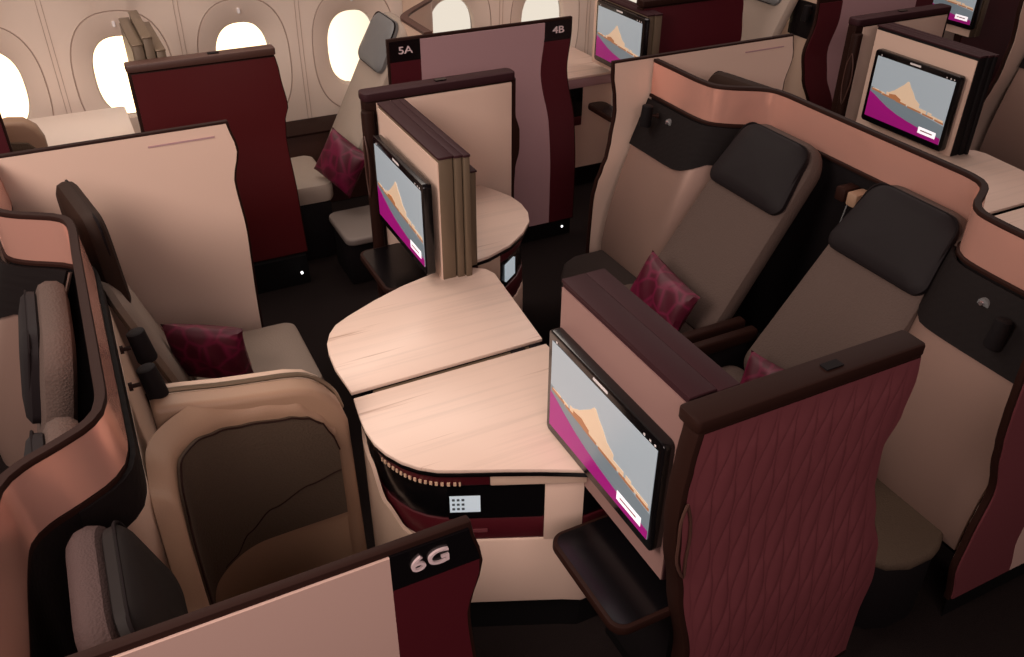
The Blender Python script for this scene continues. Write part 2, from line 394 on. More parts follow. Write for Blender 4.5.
# ------------------------------------------------------------------ sliding doors
def leaf_h(x, z, w_=.029, Lz=.28):
    s = (x - .10*z)/w_
    def e(i): return i + .36*math.sin(2*pi*z/Lz + pi*i + .5*math.sin(i*1.7))
    i = math.floor(s)
    while e(i) > s: i -= 1
    while e(i+1) <= s: i += 1
    d = e(i+1)-e(i); u = (s-e(i))/d if d > 1e-4 else 0
    return (u**.8)*(1-u)**.35 * 1.4 * min(1, d)
def door(x0, x1, y, out_, label, relief=False, wave=True, m=None, capm=None, name='sliding_door', zt=1.262, group=None, hy=0, left_handle=True):
    """y = inner face; outer face at y+out_*.07"""
    m = m or M_maroon; capm = capm or M_rim
    if wave:
        eR = lambda z: x1 + interp([(0, .050), (.116, .036), (.274, .035), (.415, .05), (.54, .035), (.684, -.005), (.819, -.035), (.938, -.045), (1.037, -.012), (1.139, .0), (1.25, -.012)], z)
        eL = lambda z: x0 + interp([(0, .05), (.448, .044), (.697, .006), (.852, -.016), (.956, -.024), (1.05, -.022), (1.11, -.015), (1.25, 0)], z)
    else: eR = lambda z: x1+interp([(0, .025), (.49, .012), (.80, .0), (.90, .008), (.97, .03), (1.14, .012), (1.26, -.005)], z); eL = lambda z: x0
    pz_ = .06 if relief else .17
    t = thing(name, label, 'door', ((x0+x1)/2, y, 0), group)
    yi = lambda z: y + out_*bulge(z)*.6; yo = lambda z: y + out_*(.055+bulge(z)*.6)
    g = G(); wpanel(g, eL, eR, yi, yo, pz_, zt-.04, M_rim, 40); mk('frame', g, t, bevel=.005)
    g = G(); prism(g, rrect(x0-(.018 if relief else .004), x1-(.02 if relief else -.004), min(y-out_*.008, y+out_*.068), max(y-out_*.008, y+out_*.068), .012, 3), 'z', zt-.035, zt, capm); mk('top_cap', g, t, bevel=.006)
    g = G(); box(g, x0+.36, x0+.41, y+out_*.02, y+out_*.045, zt, zt+.004, M_blackm); mk('latch', g, t, smooth=False)
    g = G(); wpanel(g, lambda z: eL(z)+.02, lambda z: eR(z)-.02, lambda z: yi(z)-out_*.006, lambda z: yi(z)+out_*.004, .3, zt-.045, M_cream); mk('inner_panel', g, t)
    g = G()
    if relief:
        def fn(u, v):
            z = .09+(zt-.048-.09)*v; a, b = eL(z)+.014, eR(z)-.006; x = a+(b-a)*u
            edge = min(1, 8*u, 8*(1-u), 14*(1-v))
            return (x, yo(z)+out_*(.003+.008*edge*leaf_h(x, z)), z)
        grid(g, fn, 330, 150, m)
    else:
        wpanel(g, lambda z: eL(z)+.014, lambda z: eR(z)-.006, lambda z: yo(z)+out_*.004, lambda z: yo(z)-out_*.004, pz_+.01, zt-.045, m, 40)
    mk('outer_panel', g, t)
    if left_handle:
        g = G(); xh = x0-.004
        pts = [(xh-.012+.0*k, y+out_*(.075+.0), .80+.035*k) for k in range(9)]
        loop = smooth_path([(eL(z)+.012+d, yo(z)+out_*.010, z) for z, d in ((1.02, 0), (.97, .016), (.90, .02), (.83, .012), (.77, 0), (.83, -.014), (.90, -.012), (.97, -.010), (1.02, 0))], .02)
        tube(g, loop, .004, M_brown if relief else M_vent, 6); mk('handle', g, t)
    g = G(); wpanel(g, lambda z: eL(z)+.02, lambda z: eR(z)-.02, lambda z: yi(z)+out_*.01, lambda z: yo(z)+out_*(-.01 if relief else .03), 0, pz_, M_glow, 2); mk('plinth', g, t)
    if not relief:
        g = G(); box(g, x1-.05, x1-.04, y+out_*.155, y+out_*.165, .09, .10, M_led); mk('floor_light', g, t, smooth=False)
    return t
door(1.012, 1.69, 1.165, -1, 'large maroon sliding door with wavy leaf relief, closest to the camera', relief=True, m=M_leaf)
def far_panel(dx, label):
    """upright return panel behind the centre monitor block"""
    t = thing('folding_door', label, 'door', (1.4+dx, 3.46, 0))
    pts = [(1.045, .72), (1.045, 1.235)] ; x0, x1 = 1.045+dx, 1.755+dx
    eR = lambda z: x1 + interp([(0, .0), (.7, -.005), (.78, .0), (.88, .022), (.97, .022), (1.05, 0), (1.25, 0)], z)
    g = G(); wpanel(g, lambda z: x0, eR, lambda z: 3.46, lambda z: 3.52, .0, 1.22, M_rim, 40); mk('frame', g, t, bevel=.005)
    g = G(); prism(g, rrect(x0-.008, x1-.005, 3.445, 3.53, .025, 5), 'z', 1.215, 1.25, M_purple); mk('top_cap', g, t, bevel=.006)
    g = G(); wpanel(g, lambda z: x0+.05, lambda z: x1-.025, lambda z: 3.452, lambda z: 3.462, .5, 1.205, M_cream); mk('inner_panel', g, t, bevel=.003)
    g = G(); box(g, x0+.33, x0+.38, 3.475, 3.50, 1.25, 1.255, M_black); mk('latch', g, t, smooth=False)
    g = G(); wpanel(g, lambda z: x0+.014, lambda z: x1-.02, lambda z: 3.518, lambda z: 3.524, .09, 1.205, M_leaf, 20); mk('outer_panel', g, t)
    g = G(); prism(g, rrect(x0-.022, x0+.03, 3.42, 3.47, .02, 5), 'z', .3, 1.18, M_rim); mk('edge_post', g, t, bevel=.006)
    loop = smooth_path([(x0-.022, 3.40+d, z) for z, d in ((1.08, .03), (1.03, .01), (.95, .0), (.87, .01), (.80, .03), (.87, .05), (.95, .055), (1.03, .05), (1.08, .03))], .02)
    g = G(); tube(g, loop, .0035, M_brown, 6); mk('handle', g, t)
    return t
far_panel(0, 'cream-lined door panel with plum top behind the central monitor partition')
far_panel(P, 'cream-lined door panel behind the monitor block at the right')
rd = door(.205, .868, 4.31, -1, 'plain dark red sliding door before the bright sun window', m=mat('oxblood_laminate', '521518', .36), capm=M_brown, wave=False, left_handle=False)
# its wavy right edge strip
door(.205+2*P, .93+2*P, 4.31, -1, 'maroon sliding door at the top right corner beside a cut-off television', m=M_maroon, wave=False, left_handle=False)
door(.205+P, .93+P, 4.31, -1, 'plain maroon sliding door at the top centre of the picture', m=M_maroon, wave=False, left_handle=False)

# ------------------------------------------------------------------ televisions
def tv(x, y0, y1, z0, z1, label, face=-1, depth=.035, group=None):
    """screen plane perpendicular to x, seen from -x when face=-1; y1 is its left end"""
    t = thing('television', label, 'television', (x, (y0+y1)/2, z0), group)
    b = .022
    g = G(); prism(g, rrect(y0-b, y1+b, z0-.032, z1+.030, .018, 5), 'x', x, x-face*depth, M_black); mk('bezel', g, t, bevel=.004)
    W = y1-y0; Hh = z1-z0; s = x+face*.0015
    def R(u, v): return (y1-u*W, z0+v*Hh)       # u 0..1 left to right as seen
    g = G(); prism(g, [R(0, 0), R(1, 0), R(1, 1), R(0, 1)], 'x', x, s, M_sky)
    def layer(pts, k, m): prism(g, [R(*p) for p in pts], 'x', s, s+face*.0004*k, m)
    layer([(0, 0), (1, 0), (1, .30), (.8, .335), (.6, .37), (.4, .40), (.2, .45), (0, .50)], 1, M_water)
    layer([(0, 0), (1, 0), (1, .10), (.85, .115), (.7, .135), (.55, .165), (.4, .205), (.27, .26), (.16, .325), (.07, .385), (0, .42)], 2, M_mag)
    # generic waterfront: terraced pale block with low buildings either side
    for (ua, ub, va, vb) in ((.03, .12, .455, .485), (.14, .20, .44, .475), (.22, .27, .425, .50), (.66, .76, .375, .435), (.78, .83, .36, .425), (.83, .90, .355, .395), (.90, .98, .345, .385)):
        layer([(ua, va), (ub, va-.01), (ub, vb-.006), (ua, vb)], 3, M_city)
    layer([(.25, .42), (.66, .38), (.66, .49), (.60, .54), (.30, .55), (.25, .50)], 3, M_city)
    layer([(.30, .54), (.60, .53), (.555, .625), (.505, .70), (.475, .765), (.455, .765), (.42, .70), (.37, .635)], 5, M_city)
    layer([(.26, .42), (.42, .405), (.42, .455), (.34, .50), (.26, .48)], 6, M_cityd)
    for (ua, ub, va) in ((.02, .16, .45), (.17, .34, .425), (.36, .50, .40), (.52, .70, .375), (.72, .86, .355), (.88, .99, .335)):
        layer([(ua, va), (ub, va-.015), (ub, va+.012), (ua, va+.027)], 4, M_cityd)
    layer([(.72, .06), (.94, .06), (.94, .16), (.72, .16)], 3, M_but)
    layer([(.75, .10), (.90, .10), (.90, .12), (.75, .12)], 4, M_mauve)
    mk('screen', g, t, smooth=False)
    g = G(); prism(g, rrect(y1-.56*W, y1-.42*W, z1+.010, z1+.019, .003, 2), 'x', x, x+face*.0008, M_white); mk('bezel_mark', g, t, smooth=False)
    for a in (.04, .88, .93, .97):
        g = G(); prism(g, [(y1-a*W, z1+.004), (y1-(a+.012)*W, z1+.004), (y1-(a+.012)*W, z1+.010), (y1-a*W, z1+.010)], 'x', x, x+face*.0008, M_white); mk('status_light', g, t, smooth=False)
    return t
def stack(x0, widths, y0, y1, z0, z1, label, facem, edgem, capm, name='monitor_partition', step=None, backcut=0):
    t = thing(name, label, 'partition', (x0, (y0+y1)/2, z0))
    x = x0
    for i, (wd, dz) in enumerate(widths):
        g = G(); box(g, x, x+wd-.004, y0-(.0 if i == 0 else .008*i), y1, z0, z1-dz, edgem); mk('leaf', g, t, bevel=.004)
        if i == 0:
            g = G(); box(g, x-.004, x, y0+.004, y1-.004, z0+.004, z1-dz-.012, facem); mk('face_panel', g, t, smooth=False)
        g = G(); box(g, x-.003, x+wd-.003, y0-.004-(.008*i), y1+.003, z1-dz, z1-dz+.010, capm); mk('top_cap', g, t, bevel=.003)
        x += wd
    return t
# front block (its end hidden by the leaf-relief door)
stack(1.035, [(.075, 0), (.060, 0)], 1.185, 1.755, .655, 1.25, 'plum-topped partition behind the large front monitor', M_facem, M_purple, M_purple)
M_edgeol = mat('bronze_olive_edge', '6f604f', .4, .3)
stack(1.065, [(.058, 0), (.032, .0), (.028, 0)], 2.70, 3.34, .705, 1.238, 'central monitor partition of three bronze-edged leaves standing behind the table', M_cream, M_edgeol, M_purple)
def slab(x0, x1, y0, y1, z0, z1, label):
    t = thing('divider_leaf', label, 'partition', ((x0+x1)/2, (y0+y1)/2, z0))
    g = G(); box(g, x0, x1, y0, y1, z0, z1, M_edgeol); mk('panel', g, t, bevel=.006)
    g = G(); box(g, x0-.003, x1+.003, y0-.003, y1+.003, z1, z1+.008, M_purple); mk('top_cap', g, t, bevel=.003)
    return t
slab(1.192, 1.225, 2.735, 3.30, .76, 1.15, 'lower bronze leaf tucked against the right side of the central monitor partition')
stack(1.062+P, [(.055, 0), (.035, 0), (.025, .0)], 2.705, 3.335, .705, 1.24, 'monitor partition at the upper right above the rose gold wall', M_cream, M_blackm, M_purple)
tv(1.0, 1.226, 1.736, .787, 1.082, 'largest television, in front, beside the near half of the wooden table')
tv(1.0, 2.72, 3.225, .815, 1.125, 'television on the central partition beyond the table')
tv(1.0+P, 2.745, 3.235, .810, 1.125, 'television on the partition at the upper right, facing the camera')
tv(2.90, 4.16, 4.63, .87, 1.165, 'television beside the windows, behind number 4B')
tv(2.90+P, 4.16, 4.63, .85, 1.15, 'television cut off by the top edge at the right')
stack(2.93+P, [(.05, 0), (.05, 0)], 4.36-.2, 4.72, .76, 1.20, 'partition at the top right corner carrying the cut-off television', M_cream, M_edgeol, M_purple)
# window side monitor stacks
stack(.255, [(.05, 0.03), (.045, .0), (.045, .06)], 4.34, 4.86, .8, 1.345, 'bronze partition leaves standing against the sun window', M_edgeol, M_edgeol, M_olvedge)
stack(2.93, [(.05, 0), (.05, 0)], 4.36-.2, 4.72, .8, 1.20, 'partition carrying the television beside the windows', M_cream, M_edgeol, M_purple)

# ------------------------------------------------------------------ tables and consoles
def mirror(pts, c): return [(x, 2*c-y) for x, y in reversed(pts)]
near = [(1.212, 2.150), (.527, 2.150), (.515, 2.06), (.510, 1.99), (.515, 1.92), (.531, 1.865), (.557, 1.812), (.592, 1.768), (.635, 1.733), (.69, 1.705), (.80, 1.655), (.90, 1.607), (.985, 1.562), (1.06, 1.52), (1.212, 1.50)]
far = [(.530, 2.182), (1.215, 2.182), (1.262, 2.66), (1.245, 2.71), (1.20, 2.742), (1.12, 2.765), (1.03, 2.762), (.90, 2.727), (.78, 2.678), (.66, 2.618), (.60, 2.58), (.565, 2.535), (.540, 2.48), (.528, 2.42), (.522, 2.33)]
def table(pts, label, dx=0):
    pts = [(x+dx, y) for x, y in pts]
    cx = sum(p[0] for p in pts)/len(pts); cy = sum(p[1] for p in pts)/len(pts)
    t = thing('side_table', label, 'table', (cx, cy, .72))
    g = G(); prism(g, pts, 'z', .738, .752, M_wood); mk('table_top', g, t, bevel=.003)
    g = G(); q = [(cx+(x-cx)*.992, cy+(y-cy)*.992) for x, y in pts]; prism(g, q, 'z', .722, .738, M_black); mk('edge_band', g, t, bevel=.002)
    return t
table(near, 'near half of the pale wood table, in front of the dark split')
table(far, 'far half of the pale wood table, reaching to the central monitor')
table(near, 'near half of the pale wood table at the right picture edge', P)
table(far, 'far half of the pale wood table at the right picture edge', P)
table([(1.21, 2.78), (1.30, 2.795), (1.42, 2.845), (1.52, 2.92), (1.59, 3.0), (1.625, 3.08), (1.638, 3.17), (1.63, 3.26), (1.60, 3.34), (1.56, 3.43), (1.21, 3.43)], 'small rounded pale wood table right of the central partition')
g = G(); box(g, .60, 1.20, 2.150, 2.182, .715, .735, M_olvedge)
t = thing('table_rail', 'dark rail in the gap between the two table halves', 'rail', (.9, 2.166, .70)); mk('rail', g, t, smooth=False)
g = G(); box(g, 1.09, 1.14, 2.153, 2.179, .735, .742, M_stitch); mk('hinge', g, t, smooth=False)
g = G(); box(g, 1.16, 1.20, 2.153, 2.179, .735, .742, M_stitch); mk('hinge', g, t, smooth=False)
def inset(pts, d):
    n = len(pts); A = sum(pts[i][0]*pts[(i+1) % n][1]-pts[(i+1) % n][0]*pts[i][1] for i in range(n)); sg = 1 if A > 0 else -1
    o = []
    for i in range(n):
        p0, p1, p2 = Vector(pts[i-1]), Vector(pts[i]), Vector(pts[(i+1) % n])
        a = (p1-p0).normalized(); b = (p2-p1).normalized()
        na = Vector((-a.y, a.x))*sg; nb = Vector((-b.y, b.x))*sg; m = (na+nb); k = d/max(.35, m.length_squared/2)/1.0
        v = p1 + m*.5*k*1.0/ max(.5, 1); o.append((v.x, v.y))
    return o
def console(pts, label, z0=.0, disp=None, dx=0):
    pts = [(x+dx, y) for x, y in pts]
    cx = sum(p[0] for p in pts)/len(pts); cy = sum(p[1] for p in pts)/len(pts)
    t = thing('console', label, 'console', (cx, cy, 0))
    g = G(); prism(g, inset(pts, .012), 'z', .670, .722, M_maroon); mk('lip', g, t, bevel=.006)
    g = G(); prism(g, inset(pts, .035), 'z', .53, .670, M_black); mk('control_band', g, t, bevel=.004)
    g = G(); prism(g, inset(pts, .026), 'z', .44, .53, M_maroon); mk('lower_band', g, t, bevel=.006)
    g = G(); prism(g, inset(pts, .018), 'z', .15, .44, M_cream); mk('body', g, t, bevel=.01)
    g = G(); prism(g, inset(pts, .07), 'z', 0, .15, M_glow); mk('plinth', g, t)
    return t
def on_line(a, b, s0, s1, z0, z1, d, m, g):
    """thin plate on the vertical face running a->b (plan), s in metres, raised by d to the right-hand side"""
    a = Vector(a); b = Vector(b); u = (b-a).normalized(); nrm = Vector((u.y, -u.x))
    p0 = a+u*s0; p1 = a+u*s1; q0 = p0+nrm*d; q1 = p1+nrm*d
    g.addg([(p0.x, p0.y, z0), (p1.x, p1.y, z0), (p1.x, p1.y, z1), (p0.x, p0.y, z1), (q0.x, q0.y, z0), (q1.x, q1.y, z0), (q1.x, q1.y, z1), (q0.x, q0.y, z1)],
           [(0, 1, 2, 3), (4, 5, 6, 7), (0, 1, 5, 4), (1, 2, 6, 5), (2, 3, 7, 6), (3, 0, 4, 7)], m)
cn = [(1.20, 2.13), (.555, 2.13), (.530, 2.06), (.526, 1.99), (.531, 1.92), (.548, 1.867), (.573, 1.815), (.606, 1.775), (.648, 1.742), (.70, 1.716), (.80, 1.672), (.90, 1.628), (.985, 1.59), (1.04, 1.56), (1.06, 1.56), (1.20, 1.56)]
con = console(cn, 'curved maroon and cream console under the near table half with a lit display')
ci = inset(cn, .035)
a, b = ci[9], ci[12]
g = G(); on_line(a, b, -.035, .055, .560, .625, .006, M_disp, g)
for k in range(3):
    for j in range(3): on_line(a, b, -.028+.014*k, -.020+.014*k, .570+.018*j, .578+.018*j, .007, M_dispd, g)
mk('display', g, con, smooth=False, label='small lit display')
g = G(); on_line(a, b, -.04, .24, .532, .668, .005, M_black, g); mk('control_panel', g, con, smooth=False)
g = G(); on_line(inset(cn, .026)[9], inset(cn, .026)[12], .02, .075, .475, .487, .003, M_leaf, g); mk('raised_mark', g, con, smooth=False)
g = G(); on_line(inset(cn, .018)[9], inset(cn, .018)[12], .245, .36, .44, .69, .001, M_cream, g); mk('end_column', g, con, bevel=.003)
g = G()
vp = smooth_path([(x, y, .676) for x, y in inset(cn, .008)[4:10]], .004)
L = 0
for i in range(0, len(vp)-2, 4):
    p0, p1 = vp[i], vp[i+2]; u = (p1-p0); u.z = 0; nrm = Vector((u.y, -u.x, 0)).normalized()
    if nrm.dot(Vector((-.3, -1, 0))) < 0: nrm = -nrm
    q = [p0, p1, p1+nrm*.004, p0+nrm*.004]
    g.addg([tuple(v) for v in q]+[tuple(v+Vector((0, 0, .012))) for v in q], [(0, 1, 2, 3), (4, 5, 6, 7), (0, 1, 5, 4), (1, 2, 6, 5), (2, 3, 7, 6), (3, 0, 4, 7)], M_vent)
mk('air_vent', g, con, smooth=False, label='row of small brass vent slots')
g = G(); on_line(inset(cn, .008)[9], inset(cn, .008)[12],   .085, .46, .678, .722, .008, M_creamsh, g)
mk('cream_lip', g, con, bevel=.003)
# cream fin that wraps the left side of the console
g = G()
fpath = smooth_path([(x, y, 0) for x, y in inset(cn, -.012)[1:9]], .01); nf = len(fpath)-1
def ffn(u, v):
    p = fpath[int(round(u*nf))]; zt_ = interp([(1.70, .30), (1.76, .40), (1.82, .46), (1.90, .52), (1.99, .62), (2.13, .70)], p.y)
    return (p.x, p.y, .10+(zt_-.10)*v)
grid(g, ffn, nf, 10, M_creamsh); mk('side_fin', g, con, solid=.012)
# second console under the small round table
c2 = [(1.22, 2.80), (1.30, 2.812), (1.42, 2.862), (1.51, 2.932), (1.577, 3.01), (1.61, 3.085), (1.622, 3.17), (1.61, 3.26), (1.585, 3.34), (1.55, 3.42), (1.22, 3.42)]
con2 = console(c2, 'curved maroon console under the small rounded table beyond the centre')
ci = inset(c2, .035)
g = G(); on_line(ci[2], ci[3], .0, .085, .56, .64, .008, M_disp, g); mk('display', g, con2, smooth=False, label='small lit display')
g = G(); on_line(inset(c2, .010)[1], inset(c2, .010)[2], -.05, .08, .60, .722, .004, M_creamsh, g); mk('cream_lip', g, con2, smooth=False)

def tray(x0, x1, y0, y1, z, label, group=None):
    t = thing('tray_shelf', label, 'shelf', ((x0+x1)/2, (y0+y1)/2, z))
    g = G(); prism(g, rrect(x0, x1, y0, y1, .045, 6), 'z', z-.03, z, M_rim); mk('tray', g, t, bevel=.006)
    g = G(); prism(g, rrect(x0+.012, x1-.012, y0+.012, y1-.012, .035, 6), 'z', z, z+.001, M_black); mk('mat', g, t, smooth=False)
    return t
tray(.868, 1.16, 1.135, 1.50, .60, 'dark rounded shelf below the large front television')
tray(.935, 1.16, 3.02, 3.41, .56, 'dark rounded shelf below the central television')
tray(2.80, 2.93, 4.24, 4.56, .60, 'small dark shelf below the window side television')
# dark support blocks under the partitions
def support(x0, x1, y0, y1, z1, label, m=M_blackm):
    t = thing('partition_base', label, 'cabinet', ((x0+x1)/2, (y0+y1)/2, 0))
    g = G(); box(g, x0, x1, y0, y1, .08, z1, m); mk('body', g, t, bevel=.01)
    g = G(); box(g, x0+.02, x1-.02, y0+.02, y1-.02, 0, .08, M_glow); mk('plinth', g, t, smooth=False)
    return t
support(1.10, 1.20, 1.20, 1.545, .565, 'dark footwell block under the front monitor partition')
support(1.06, 1.20, 2.80, 3.44, .525, 'dark footwell block under the central monitor partition')

# ------------------------------------------------------------------ back-to-back privacy wall
W0 = [(2.400, 3.325), (2.400, 3.15), (2.400, 3.00), (2.415, 2.905), (2.47, 2.845), (2.54, 2.80), (2.595, 2.755), (2.615, 2.68), (2.615, 2.50), (2.615, 2.20), (2.615, 1.90), (2.612, 1.76), (2.585, 1.695), (2.52, 1.65), (2.45, 1.61), (2.405, 1.555), (2.392, 1.46), (2.390, 1.30), (2.390, 1.09)]
path = [Vector((p.x, p.y, 0)) for p in smooth_path([(x, y, 0) for x, y in W0], .025)]
def nrm_at(i):
    t = (path[min(i+1, len(path)-1)]-path[max(i-1, 0)]).normalized(); return Vector((t.y, -t.x, 0))   # points to -x (west)
NR = [nrm_at(i) for i in range(len(path))]
for i in range(len(NR)):
    if NR[i].x > 0: NR[i] = -NR[i]
def sweep(g, i0, i1, sec, m, dx=0, closed=True, flare=None):
    vs = []; k = len(sec)
    for i in range(i0, i1+1):
        for (d, z) in sec:
            p = path[i]+NR[i]*d
            vs.append((p.x+dx-(flare(z) if flare else 0), p.y, z))
    fs = []
    for i in range(i1-i0):
        for j in range(k if closed else k-1):
            fs.append((i*k+j, i*k+(j+1) % k, (i+1)*k+(j+1) % k, (i+1)*k+j))
    if closed: fs += [tuple(range(k)), tuple((i1-i0)*k+j for j in reversed(range(k)))]
    return g.addg(vs, fs, m)
def idx(y): return min(range(len(path)), key=lambda i: abs(path[i].y-y))
def fl(z): return .225*(1-max(0, min(1, (z-.35)/.74))**1.5)
TH = .019
def band_wall(dx, label, west=True, east=True):
    t = thing('privacy_wall', label, 'partition', (2.5+dx, 2.2, 0))
    n = len(path)-1
    g = G(); sweep(g, 0, n, [(-TH+.004, .05), (-.004, .05), (-.004, 1.24), (-TH+.004, 1.24)], M_blackm, dx); mk('core', g, t)
    g = G(); sweep(g, 0, n, [(-.004, 1.10), (.001, 1.095), (.001, 1.243), (-.004, 1.243)], M_pink, dx); mk('band', g, t)
    g = G(); sweep(g, 0, n, [(-TH-.014, 1.10), (-TH+.004, 1.10), (-TH+.004, 1.243), (-TH-.001, 1.243)], M_pink, dx); mk('band', g, t)
    g = G(); sweep(g, 0, n, [(-TH-.003, 1.242), (.002, 1.242), (.003, 1.252), (.000, 1.257), (-TH-.001, 1.257), (-TH-.004, 1.252)], M_rim, dx); mk('rim', g, t)
    g = G(); sweep(g, 0, n, [(-.004, 1.082), (.009, 1.082), (.009, 1.091), (.003, 1.096), (-.004, 1.096)], M_rim, dx); mk('lower_trim', g, t)
    g = G(); sweep(g, 0, n, [(-TH-.012, 1.078), (-TH+.004, 1.078), (-TH+.004, 1.098), (-TH-.004, 1.098), (-TH-.012, 1.092)], M_rim, dx); mk('lower_trim', g, t)
    zs = [.835+.245*k/6 for k in range(7)]
    if west:
        def wq(y0, y1, edge):
            ia, ib = sorted((idx(y0), idx(y1))); g = G()
            vs = []; rows = 8; cols = ib-ia
            def f(u, v):
                i = ia+u*cols; i0_ = int(min(i, ib-1)); fr = i-i0_; p = path[i0_].lerp(path[min(i0_+1, ib)], fr)+NR[i0_].lerp(NR[min(i0_+1, ib)], fr)*.008
                s = abs(p.y-edge)          # distance from aisle end: lower corner rounds up there
                ins = (2.97-p.y) if y0 > 2 else (p.y-1.55)
                zb = .872+(.03 if y0 > 2 else .06)*max(0, min(1.3, ins/.1))**2
                z = zb+(1.08-zb)*v
                return (p.x+dx-fl(z)*1.0-.010, p.y, z)
            grid(g, f, cols, rows, M_quilt); mk('quilted_panel', g, t, solid=.012)
            g = G()
            def f2(u, v):
                i = ia+u*cols; i0_ = int(min(i, ib-1)); fr = i-i0_; p = path[i0_].lerp(path[min(i0_+1, ib)], fr)+NR[i0_].lerp(NR[min(i0_+1, ib)], fr)*.004
                z = .30+(1.07-.30)*v
                return (p.x+dx-fl(z), p.y, z)
            grid(g, f2, cols, 24, M_shell); mk('shell', g, t, solid=.01)
        wq(3.31, 2.76, 3.33); wq(1.66, 1.11, 1.1)
    if east:
        ia, ib = idx(2.84), idx(1.64); cols = ib-ia
        def fe(z): return fl(z)
        def f(u, v, zz=None):
            i = ia+u*cols; i0_ = int(min(i, ib-1)); fr = i-i0_; p = path[i0_].lerp(path[min(i0_+1, ib)], fr)+NR[i0_].lerp(NR[min(i0_+1, ib)], fr)*(-TH-.004)
            return p
        ez = lambda z: .006+.035*min(1, max(0, (.97-z)/.42))**1.1
        g = G(); grid(g, lambda u, v: (f(u, v).x+dx+ez(.06+.90*v)+.012, f(u, v).y, .06+.90*v), cols, 24, M_creamsh); mk('shell', g, t, solid=.01)
        g = G(); grid(g, lambda u, v: (f(u, v).x+dx+.016, f(u, v).y, .945+.135*v), cols, 8, M_quilt); mk('quilted_panel', g, t, solid=.012)
        for (ya, yb) in ((3.31, 2.80), (1.66, 1.11)):
            ja, jb = idx(ya), idx(yb); cc = jb-ja
            def h(u, v):
                i = ja+u*cc; i0_ = int(min(i, jb-1)); fr = i-i0_; return path[i0_].lerp(path[min(i0_+1, jb)], fr)+NR[i0_].lerp(NR[min(i0_+1, jb)], fr)*(-TH-.004)
            g = G(); grid(g, lambda u, v: (h(u, v).x+dx+.004, h(u, v).y, .5+.58*v), cc, 10, M_quilt); mk('quilted_panel', g, t, solid=.008)
    return t
band_wall(0, 'rose gold topped curved wall behind the two right-hand seats')
band_wall(-P, 'rose gold topped curved wall at the left picture edge')
band_wall(P, 'taupe shell wall at the right picture edge beyond the pale tables', east=False)

# lights on the wall
def lamp(base, dirv, side, label, group, tilt=(0, 0)):
    """small cylinder spotlight on a stalk; base = point on the wall"""
    b = Vector(base); d = Vector(dirv)
    t = thing('reading_light', label, 'reading light', base, group)
    g = G(); tube(g, [b, b+d*.5], .006, M_rim, 8); mk('stalk', g, t)
    c = b+d; ax = Vector((tilt[0], tilt[1], -1)).normalized()
    g = G(); tube(g, [c-ax*.048, c-ax*.046, c-ax*.044, c+ax*.044, c+ax*.050], [.018, .022, .025, .028, .026], M_blackm, 20); mk('head', g, t)
    g = G(); tube(g, [c+ax*.050, c+ax*.052], [.017, .017], M_chrome, 16); mk('lens', g, t)
    g = G(); tube(g, [b-d*.02, b+d*.15], .012, M_rim, 16); mk('mount', g, t)
    return t
lamp((-.088+.01, 2.25, 1.06), (.055, 0, 0), 1, 'upper black reading light on the left wall', None, (.15, -.1))
lamp((-.088+.01, 2.10, 1.035), (.058, 0, 0), 1, 'lower black reading light on the left wall, nearer the camera', None, (.15, -.1))
lamp((2.34, 3.17, 1.045), (-.045, .03, 0), -1, 'black reading light beside the far right seat under the rose band', None, (-.1, 0))
lamp((2.345, 1.33, .985), (-.05, -.03, 0), -1, 'black reading light at the right picture edge on charcoal panel', None, (-.12, 0))
lamp((4.352, 4.36, 1.03), (-.045, .0, 0), -1, 'tiny black reading light at the top edge beside the grey headrest', None, (-.1, 0))
for (yy, zz, xx) in ((3.10, 1.03, 2.358), (1.40, 1.02, 2.345)):
    t = thing('gooseneck_socket', 'round chrome socket beside the %s right reading light' % ('far' if yy > 2 else 'near'), 'socket', (xx, yy, zz))
    g = G(); tube(g, [(xx+.015, yy, zz), (xx-.012, yy, zz)], [.022, .020], M_grey, 20); mk('plate', g, t)
    g = G(); tube(g, [(xx-.010, yy+.004, zz+.004), (xx-.020, yy+.004, zz+.004)], [.009, .007], M_chrome, 12); mk('knob', g, t)

# side ledges beside the right seats
def ledge(x0, x1, y0, y1, z, label, far=False, m=None):
    t = thing('side_ledge', label, 'ledge', ((x0+x1)/2, (y0+y1)/2, 0))
    if not far: pts = [(x1, y0+.05), (x1, y1), (x0-.25, y1), (x0-.12, y0+.30), (x0-.04, y0+.12), (x0+.03, y0+.03), (x0+.10, y0), (x0+.2, y0+.0), (x1-.06, y0+.015)]
    else: pts = [(x1, y1), (x0+.10, y1), (x0+.02, y1-.04), (x0-.05, y1-.13), (x0-.14, y1-.3), (x0-.25, y0), (x1, y0)]
    g = G(); prism(g, pts, 'z', z-.035, z, m or M_olive); mk('pad', g, t, bevel=.014, seg=3)
    g = G(); prism(g, inset(pts, .02), 'z', .0, z-.035, M_blackm); mk('base', g, t, bevel=.01)
    return t
ledge(1.86, 2.165, 1.11, 1.60, .33, 'olive padded ledge between the leaf door and the right edge')
ledge(1.90, 2.165, 2.80, 3.29, .34, 'padded ledge left of the far right seat, shade painted in its dark colour', far=True, m=M_dkseat)  # far twin of the olive ledge, its shade put into a darker fabric

